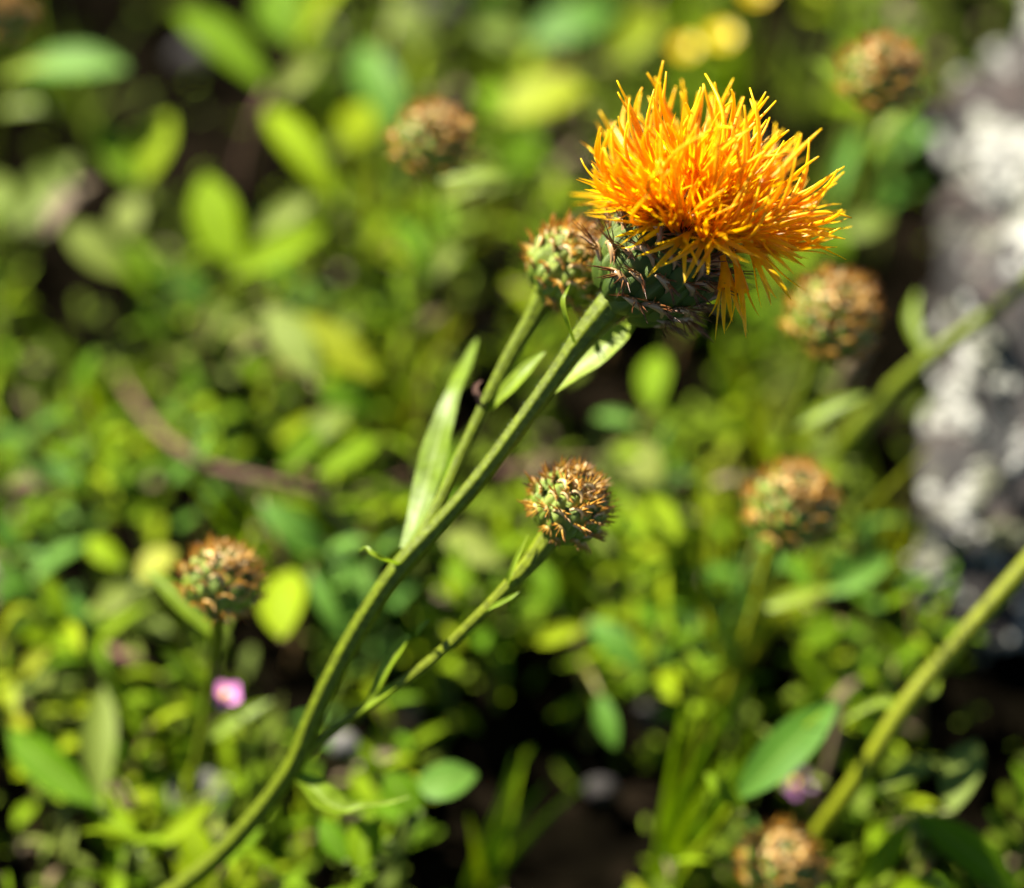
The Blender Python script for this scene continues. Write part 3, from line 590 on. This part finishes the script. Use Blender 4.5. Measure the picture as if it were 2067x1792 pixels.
SP = [
 ('single rounded cool green leaf held over a dark gap', [(45, 140, 262, 138, 118, 'blue')], .065),
 ('brown-stemmed sprig with a long bright arching leaf over the dark gap', [(545, 185, 335, -10, 105, 'leaf'), (545, 220, 672, 400, 105, 'leaf'), (560, 200, 640, 110, 50, 'pale')], .06),
 ('bright broad leaf tip beside the brown-stemmed sprig', [(600, 90, 540, -60, 100, 'leaf'), (600, 90, 680, -40, 80, 'leaf')], .055),
 ('cool green drooping leaf pair beside the blurred round bud', [(735, 90, 800, 285, 95, 'blue'), (800, 0, 860, 110, 70, 'pale'), (690, 300, 740, 200, 90, 'leaf')], .055),
 ('forked pair of upright leaves in front of the dark gap', [(283, 375, 335, 225, 88, 'leaf'), (275, 378, 178, 240, 84, 'leaf'), (280, 400, 250, 480, 70, 'pale')], .05),
 ('pale cupped leaf with a grey dead edge', [(20, 470, 130, 300, 120, 'pale'), (90, 470, 175, 350, 80, 'dry'), (30, 450, -50, 330, 100, 'pale')], .045),
 ('broad glossy leaf catching the sun beside the reddish twig end', [(470, 560, 650, 450, 105, 'leaf'), (480, 540, 400, 340, 95, 'leaf'), (520, 480, 625, 395, 85, 'pale')], .05),
 ('long leaf sprig below the pale cupped leaf', [(290, 560, 130, 450, 80, 'pale'), (300, 600, 240, 480, 90, 'leaf'), (310, 560, 420, 620, 80, 'blue')], .04),
 ('bright yellow leaf between the round bud and the open flower', [(1000, 235, 1180, 175, 125, 'yel'), (1020, 245, 960, 160, 70, 'leaf'), (1090, 270, 1010, 330, 80, 'leaf')], .05),
 ('cool green broad leaf behind the yellow leaf', [(1060, 80, 1240, 20, 110, 'blue'), (1240, 130, 1320, 0, 100, 'yel'), (1060, 90, 960, 50, 60, 'pale')], .04),
 ('upright rounded leaf in the gap under the open flower', [(1310, 830, 1330, 700, 72, 'leaf'), (1290, 860, 1200, 830, 46, 'blue')], .045),
 ('pale round leaf beside the lower sharp bud', [(1230, 900, 1320, 985, 100, 'pale'), (1230, 920, 1330, 900, 60, 'leaf'), (1270, 1010, 1360, 1080, 70, 'leaf')], .045),
 ('soft leaf pair close under the lower sharp bud', [(1010, 1140, 890, 1080, 90, 'pale'), (960, 1200, 900, 1130, 60, 'leaf'), (1000, 1120, 1050, 1080, 60, 'leaf')], .045),
 ('big bright leaf behind the small rusty bud', [(530, 1010, 650, 1120, 105, 'blue'), (570, 1290, 575, 1150, 95, 'leaf'), (630, 1150, 690, 1280, 60, 'blue')], .045),
 ('bright leaf over the reddish twig fork', [(560, 950, 660, 860, 90, 'leaf'), (600, 900, 700, 820, 70, 'pale'), (640, 960, 760, 880, 80, 'leaf')], .05),
 ('yellowish folded leaf beside the small rusty bud', [(280, 1170, 350, 1110, 70, 'yel'), (270, 1190, 200, 1230, 80, 'pale'), (250, 1150, 170, 1080, 80, 'leaf')], .045),
 ('long cool green leaf lying above the low blurred bud', [(1480, 1610, 1690, 1415, 98, 'blue'), (1500, 1640, 1430, 1560, 60, 'leaf')], .05),
 ('broad bright leaf at the foot of the dark hollow', [(1850, 1640, 2030, 1790, 125, 'leaf'), (1840, 1660, 1720, 1780, 80, 'leaf'), (1900, 1790, 1780, 1830, 80, 'leaf')], .045),
 ('greyish leaf pair under the long slanting stem', [(1770, 1590, 1910, 1535, 72, 'pale'), (1920, 1640, 1985, 1500, 80, 'pale'), (1880, 1640, 1850, 1690, 50, 'pale')], .045),
 ('long arching leaf curving down beside the thick stem base', [(280, 1700, 150, 1600, 60, 'leaf', -.005), (200, 1625, -15, 1480, 78, 'leaf'), (200, 1620, 190, 1390, 68, 'pale'), (290, 1730, 420, 1620, 46, 'leaf')], .036),
 ('bright leaf cluster at the edge of the dark hollow', [(830, 1590, 960, 1560, 85, 'blue'), (850, 1640, 780, 1560, 70, 'leaf'), (720, 1760, 745, 1640, 80, 'leaf'), (700, 1740, 640, 1660, 70, 'leaf')], .045),
 ('cool grey-green sprig under the lower sharp bud stalk', [(1190, 1250, 1290, 1340, 70, 'blue'), (1180, 1270, 1080, 1290, 60, 'leaf'), (1210, 1400, 1240, 1500, 60, 'blue'), (1070, 1130, 1110, 1210, 80, 'leaf')], .04),
 ('green leaf pair beneath the bud with a pinkish tip', [(1660, 1200, 1800, 1120, 70, 'blue'), (1640, 1200, 1600, 1120, 50, 'leaf'), (1700, 1260, 1620, 1290, 70, 'leaf')], .045),
 ('dark green upright leaf between the open flower and boulder', [(1680, 420, 1740, 250, 62, 'blue'), (1660, 440, 1700, 520, 60, 'leaf'), (1700, 470, 1790, 440, 60, 'pale')], .045),
 ('long pale yellow leaf sprig running toward the thick leaf of the stem', [(560, 640, 760, 760, 80, 'yel'), (540, 620, 640, 760, 80, 'pale'), (640, 780, 760, 830, 90, 'leaf')], .05),
 ('slender upright sprig beneath the round bud', [(880, 480, 850, 380, 66, 'leaf'), (880, 500, 900, 400, 60, 'leaf'), (860, 560, 800, 420, 70, 'leaf'), (880, 560, 940, 480, 60, 'pale')], .05),
]
for i, s in enumerate(SP): sprig(s[0], s[1], s[2], seed=i)

# fillers: herbs with opposite leaf pairs
DARK = [(50, 230, 70), (230, 215, 80), (300, 110, 90), (480, 380, 50), (20, 330, 40), (960, 620, 40), (1000, 800, 40), (1180, 830, 40), (700, 1240, 40), (60, 50, 120), (240, 40, 120), (400, 170, 150), (430, 280, 110), (640, 340, 50), (190, 420, 60), (180, 570, 80), (1310, 690, 90), (980, 460, 60), (1590, 190, 80), (1560, 20, 70), (1650, 400, 40), (1810, 470, 120), (1850, 620, 90),
        (1830, 760, 80), (1000, 1320, 60), (1080, 1450, 110), (1060, 1610, 130), (920, 1720, 85), (1150, 1690, 100), (2030, 1400, 130), (1900, 1000, 50), (1930, 1620, 60), (340, 1040, 60), (250, 1090, 50), (420, 1010, 50), (1390, 1480, 60),
        (540, 1290, 50), (30, 1570, 60), (60, 990, 50), (1740, 830, 50), (1360, 1620, 50), (470, 330, 60), (1960, 1500, 60)]
def dark(x, y, k=1.0, m=0): return any((x - a) ** 2 + (y - c) ** 2 < (k * q + m * (1 if q >= 75 else .5)) ** 2 for a, c, q in DARK)
LAB = {'leaf': ('bright green low herb with oblong leaves', 'bright green low herbs'), 'pale': ('pale grey-green low herb with paired leaves', 'pale grey-green low herbs'),
       'blue': ('cool deep green low herb with paired leaves', 'cool green low herbs'), 'yel': ('yellowing low herb with paired leaves', 'yellowing low herbs')}
LAND = [(446, 1250, 'around the small rusty bud above the pink flower'), (872, 380, 'around the blurred round bud'), (1682, 740, 'around the large blurred bud'), (1600, 1110, 'around the bud with a pinkish tip'),
        (1575, 1760, 'around the low blurred bud'), (500, 960, 'along the reddish-brown twig'), (1430, 100, 'near the yellow blossoms'), (1780, 1480, 'along the long slanting bare stem'), (520, 1640, 'along the base of the thick flowering stem'),
        (1080, 1550, 'at the rim of the dark hollow'), (560, 300, 'near the brown upright twig'), (1900, 750, 'at the foot of the boulder'), (1150, 1150, 'behind the lower sharp bud'), (1140, 640, 'behind the upper sharp bud'), (150, 150, 'near the rounded cool green leaf'),
        (1080, 230, 'near the bright yellow leaf'), (60, 1600, 'near the long arching leaf'), (250, 500, 'below the forked pair of upright leaves'), (780, 900, 'by the thin yellow grass blades'), (2000, 1750, 'near the broad bright leaf')]
LAB = {k: (v[0].replace('low herb with', 'herb with'), v[1]) for k, v in LAB.items()}
spots = []; r = random.Random(21); tries = 0
while len(spots) < 292 and tries < 20000:
    tries += 1
    x, y = r.uniform(-330, 2200), r.uniform(-420, 2150); H = r.uniform(0.028, 0.062) * (0.72 if y > 1350 else 1.0)
    if dark(x, y, 1.0, 95): continue
    p = PH(x, y, H * 0.8); gp = Vector((p.x + r.uniform(-.01, .01), p.y - r.uniform(0, .01), 0)); gp.z = gh(gp.x, gp.y)
    if 1560 < x < 2150 and abs((y - 1420) + (x - 1830) * 1.22) < 95: continue
    if in_rock(p, 1.15) or in_rock(gp, 1.2): continue
    if any((p - q).length < 0.0128 for q in spots): continue
    spots.append(p)
    inside = -60 < x < 2130 and -60 < y < 1850
    kind = r.choices(['leaf', 'pale', 'blue', 'yel'], [.75, .13, .08, .04])[0]
    near = min(LAND, key=lambda q: (PH(q[0], q[1], .03) - p).length); close = (PH(near[0], near[1], .03) - p).length < .08
    lab = LAB[kind][0] + (' ' + near[2] if close else ' away from the knapweeds')
    t = thing('leafy_herb', lab, 'herb', gp, LAB[kind][1] + (' ' + near[2] if close else ''))
    mid = gp.lerp(p, .5) + Vector((r.uniform(-.004, .004), r.uniform(-.004, .004), 0))
    w = [Vector(q) for q in spl([tuple(gp - Vector((0, 0, .003))), tuple(mid), tuple(p)], 8)]
    b = MB(); b.tube([q - gp for q in w], [.0011 - .00006 * i for i in range(8)], 6); link('stem', b.mesh('stem', M['herbstem']), t, WM(t))
    nn = r.randint(4, 5) if inside else 2; a0 = r.uniform(0, 6.3); L0 = r.uniform(.0085, .0175); ws = r.uniform(.45, .95)
    for k in range(nn):
        f = 1 - k * 0.18; q = w[0].lerp(w[-1], 0) if f < 0 else w[min(7, int(f * 7))]
        for sgn in (0, 1):
            an = a0 + k * 1.57 + sgn * math.pi + r.uniform(-.3, .3); el = r.uniform(.15, .8)
            d = Vector((math.cos(an) * math.cos(el), math.sin(an) * math.cos(el), math.sin(el)))
            n = Vector((0, 0, 1)) + SUN * 0.5 + Vector((r.uniform(-.4, .4), r.uniform(-.4, .4), 0))
            put_leaf(t, q, d, n, L0 * r.uniform(.75, 1.15) * (0.75 if k == 0 else 1.0), ws, kind if r.random() < .965 else 'dry', r)

# ------------------------------------------------------------------ grass tufts
def grass(label, x, y, n, hgt, spread, seed, mat='leaf', lean=(0, 0), group=None):
    r = random.Random(seed); gp = PH(x, y, 0); t = thing('grass_tuft', label, 'grass', gp, group)
    for i in range(n):
        H = hgt * r.uniform(.6, 1.1); d = Vector((r.gauss(lean[0], spread), r.gauss(lean[1], spread), 1)).normalized(); m = 9
        o = Vector((r.uniform(-.004, .004), r.uniform(-.004, .004), -.003)); side = Vector((d.x, d.y, 0)); pts = []
        for k in range(m): f = k / (m - 1); pts.append(o + d * H * f + side * (0.35 * H * f * f) + Vector((0, 0, -0.12 * H * f ** 3)))
        wd = [r.uniform(.9, 1.1) * .0022 * (1 - (k / (m - 1)) ** 2) + .0003 for k in range(m)]
        b = MB(); b.strip(pts, wd, cv(r.uniform(-.5, .5), .2, 1), .4, 2); link('blade', b.mesh('blade', M[mat]), t, WM(t))
grass('tall grass tuft rising behind the bud with a pinkish tip', 1440, 1420, 12, .085, .16, 1, 'yel', (.12, .15))
grass('olive grass tuft beside the low blurred bud', 1330, 1800, 11, .075, .14, 2, 'leaf', (.15, .1))
grass('yellowish grass tuft under the large blurred bud', 1560, 1000, 10, .06, .16, 3, 'yel', (0.05, .1))
grass('thin grass blades behind the thick leaf of the flowering plant', 780, 900, 9, .065, .12, 4, 'yel', (.02, .1))
grass('fine grass tuft behind the yellow blossoms', 1450, 260, 9, .06, .14, 5, 'leaf', (0, .1))
grass('fine pale grass between the small rusty bud and the thick stem', 520, 1700, 9, .05, .18, 6, 'pale', (0, .1))
grass('short grass tuft on the boulder shadow edge', 1800, 1200, 9, .05, .2, 7, 'yel', (-.05, .1))

for i in range(26):
    gx, gy = R.uniform(0, 1750), R.uniform(150, 1900)
    if dark(gx, gy, .6): continue
    km = R.choice(['leaf', 'leaf', 'yel', 'pale', 'dry']); kn = {'leaf': 'green', 'yel': 'yellowish', 'pale': 'pale', 'dry': 'dead straw'}[km]
    near = min(LAND, key=lambda q: (q[0] - gx) ** 2 + (q[1] - gy) ** 2)
    grass('thin %s grass blades %s' % (kn, near[2]), gx, gy, R.randint(4, 7), R.uniform(.035, .06), .3, 50 + i, km, (0.05, .1), 'thin %s grass tufts %s' % (kn, near[2]))
# ------------------------------------------------------------------ small blossoms
def blossom(name, label, x, y, h, dia, npet, mat, seed, foot):
    r = random.Random(seed); p = PH(x, y, h); gp = PH(*foot, 0); t = thing(name, label, 'flower', gp)
    b = MB(); b.tube([q - gp for q in (gp - Vector((0, 0, .003)), gp.lerp(p, .5) + Vector((.003, 0, .002)), p)], [.0006, .0005, .0006], 6); link('stem', b.mesh('stem', M['herbstem']), t, WM(t))
    N_ = (cv(-.1, .5, .8)).normalized(); X = N_.orthogonal().normalized(); Y = N_.cross(X)
    for k in range(npet):
        an = 2 * math.pi * k / npet + r.uniform(-.1, .1); d = X * math.cos(an) + Y * math.sin(an); m = 6
        pts = [p - gp + d * dia / 2 * q / 5 + N_ * dia * .12 * (q / 5) ** 2 for q in range(m)]
        b = MB(); b.strip(pts, [dia * z for z in (.1, .28, .40, .44, .36, .12)], N_, .15, 4); link('petal', b.mesh('petal', M[mat]), t, WM(t))
    b = MB(); b.tube([p - gp - N_ * .0004, p - gp + N_ * dia * .1, p - gp + N_ * dia * .18], [dia * .14, dia * .15, dia * .06], 10); link('flower_centre', b.mesh('flower_centre', M['yellow']), t, WM(t))
blossom('pink_blossom', 'tiny pink blossom beside the dark stalk of the small bud', 458, 1404, .058, .0072, 5, 'pink', 1, (480, 1540))
blossom('purple_blossom', 'dim purple blossom in shade above the low blurred bud', 1610, 1582, .02, .0080, 5, 'purple', 2, (1615, 1640))
blossom('yellow_blossom', 'round yellow blossom, the larger of two above the open flower', 1455, 75, .055, .0092, 6, 'yellow', 3, (1470, 190))
blossom('yellow_blossom', 'smaller yellow blossom lower than its neighbour above the open flower', 1382, 98, .052, .0080, 6, 'yellow', 4, (1400, 210))
blossom('yellow_blossom', 'yellow blossom standing just behind two other yellow blossoms', 1525, -14, .05, .0080, 6, 'yellow', 5, (1535, 110))

# ------------------------------------------------------------------ twigs, dead leaves, pebbles
def twig(label, pts, wid, seed, mat='twig', side=None):
    x, y, h = pts[0]; gp = PH(x, y, h); t = thing('twig', label, 'twig', gp)
    w = [Vector(q) for q in spl([tuple(PH(*q) - gp) for q in pts], 24)]; r = random.Random(seed)
    b = MB(); b.tube(w, [wid / 2 * (1 - .3 * i / 23) * r.uniform(.9, 1.1) for i in range(24)], 8); link('stick', b.mesh('stick', M[mat]), t, WM(t))
    if side:
        w = [Vector(q) for q in spl([tuple(PH(*q) - gp) for q in side], 12)]
        b = MB(); b.tube(w, [wid * .35] * 12, 7); link('side_shoot', b.mesh('side_shoot', M[mat]), t, WM(t))
twig('reddish-brown twig arching through the herbs with a fork at its end', [(230, 730, .0), (300, 850, .028), (400, 930, .038), (520, 965, .043), (640, 1000, .043), (740, 1120, .03), (780, 1200, .0)], .0024, 1, side=[(610, 990, .043), (700, 1000, .04), (830, 960, .02), (900, 950, 0)])
twig('brown upright twig at the dark gap', [(490, 390, .0), (495, 330, .03), (520, 240, .055), (545, 180, .062)], .0045, 2)
twig('thin brown twig lying low under the small rusty bud', [(130, 1230, .02), (200, 1300, .025), (280, 1340, .03), (360, 1400, .0)], .0032, 3)
twig('grey dead stalk drooping below the large blurred bud', [(1745, 690, .075), (1720, 740, .07), (1700, 800, .05), (1690, 850, .02), (1685, 890, .0)], .0052, 4, mat='dry')
twig('thin grey stalk with a pale tip near the slanting stem', [(1700, 1400, .045), (1690, 1480, .035), (1660, 1580, .02), (1640, 1650, .0)], .0026, 5, mat='dry')
twig('dark horizontal twig behind the lower sharp bud', [(1010, 955, .03), (1120, 935, .03), (1240, 940, .02), (1330, 960, .0)], .003, 6)
def pebble(label, x, y, h, dia, mat, seed):
    import bmesh
    p = PH(x, y, h); bm = bmesh.new(); bmesh.ops.create_icosphere(bm, subdivisions=3, radius=1); s = Vector((1, .8, .6)) * dia / 2
    for v in bm.verts:
        d = v.co.normalized(); n = 1 + .25 * noise.noise(d * 1.4 + Vector((seed, 0, 0))) + .06 * noise.noise(d * 5); v.co = Vector((d.x * s.x, d.y * s.y, d.z * s.z)) * n
    me = bpy.data.meshes.new('pebble'); bm.to_mesh(me); bm.free(); me.materials.append(M[mat]); me.polygons.foreach_set('use_smooth', [True] * len(me.polygons))
    o = link('pebble', me, None, Matrix.Translation(p)); o['label'] = label; o['category'] = 'stone'
pebble('grey-white stone half hidden behind the base of the thick stem', 400, 1610, .014, .016, 'stone', 1)
pebble('small grey stone below the grey-white one by the stem base', 405, 1705, .012, .013, 'stone', 2)
pebble('beige pebble in the herbs beside the thick stem', 695, 1500, .03, .0075, 'stone', 3)
pebble('pale stone lying at the back among herbs', 880, 25, .01, .02, 'rock', 4)
pebble('dusky stone in the dark gap', 395, 110, .008, .014, 'rock', 5)
pebble('tan stone in the shaded hollow below the herbs', 1320, 1440, .01, .009, 'rock', 6)
pebble('brown stone at the bottom of the dark hollow', 1215, 1590, .01, .008, 'rock', 7)

# ------------------------------------------------------------------ ground cover and litter (uncountable)
def scatter(name, label, mat, n, seed, size, tri_h, dens):
    r = random.Random(seed); b = MB()
    for i in range(n):
        if i % 3:
            X, Y = r.uniform(-.26, .26), r.uniform(.17, .80)
        else: X, Y = r.uniform(-1.0, 1.0), r.uniform(-.3, 1.6)
        z = gh(X, Y); p = Vector((X, Y, z + r.random() ** 1.5 * tri_h))
        if in_rock(p, 1.0): continue
        v = p - CAM; D = v.dot(FW)
        if D > .1:
            x = 1033 + v.dot(RT) / D / K; y = 896 - v.dot(UP) / D / K
            if dark(x, y, 1.0, 50) and r.random() < dens: continue
        an = r.uniform(0, 6.3); el = r.uniform(-.1, 1.0); d = Vector((math.cos(an) * math.cos(el), math.sin(an) * math.cos(el), math.sin(el))); L = size * r.uniform(.5, 1.4)
        n_ = (Vector((0, 0, 1)) + SUN * .4 + Vector((r.uniform(-.6, .6), r.uniform(-.6, .6), 0)))
        b.strip([p - d * L * .1, p + d * L * .4, p + d * L * .75 + Vector((0, 0, -.03 * L)), p + d * L + Vector((0, 0, -.12 * L))], [L * .12, L * .42, L * .36, L * .05], n_, .3, 2)
    o = link(name, b.mesh(name, mat)); o['kind'] = 'stuff'; o['label'] = label; o['category'] = 'ground cover'
scatter('ground_cover', 'dense small green leaves covering the soil between the herbs', M['moss'], 13000, 3, .0065, .016, .9)
scatter('leaf_litter', 'dry brown leaf litter scattered on the soil', M['dry'], 1500, 4, .0075, .004, 1.0)
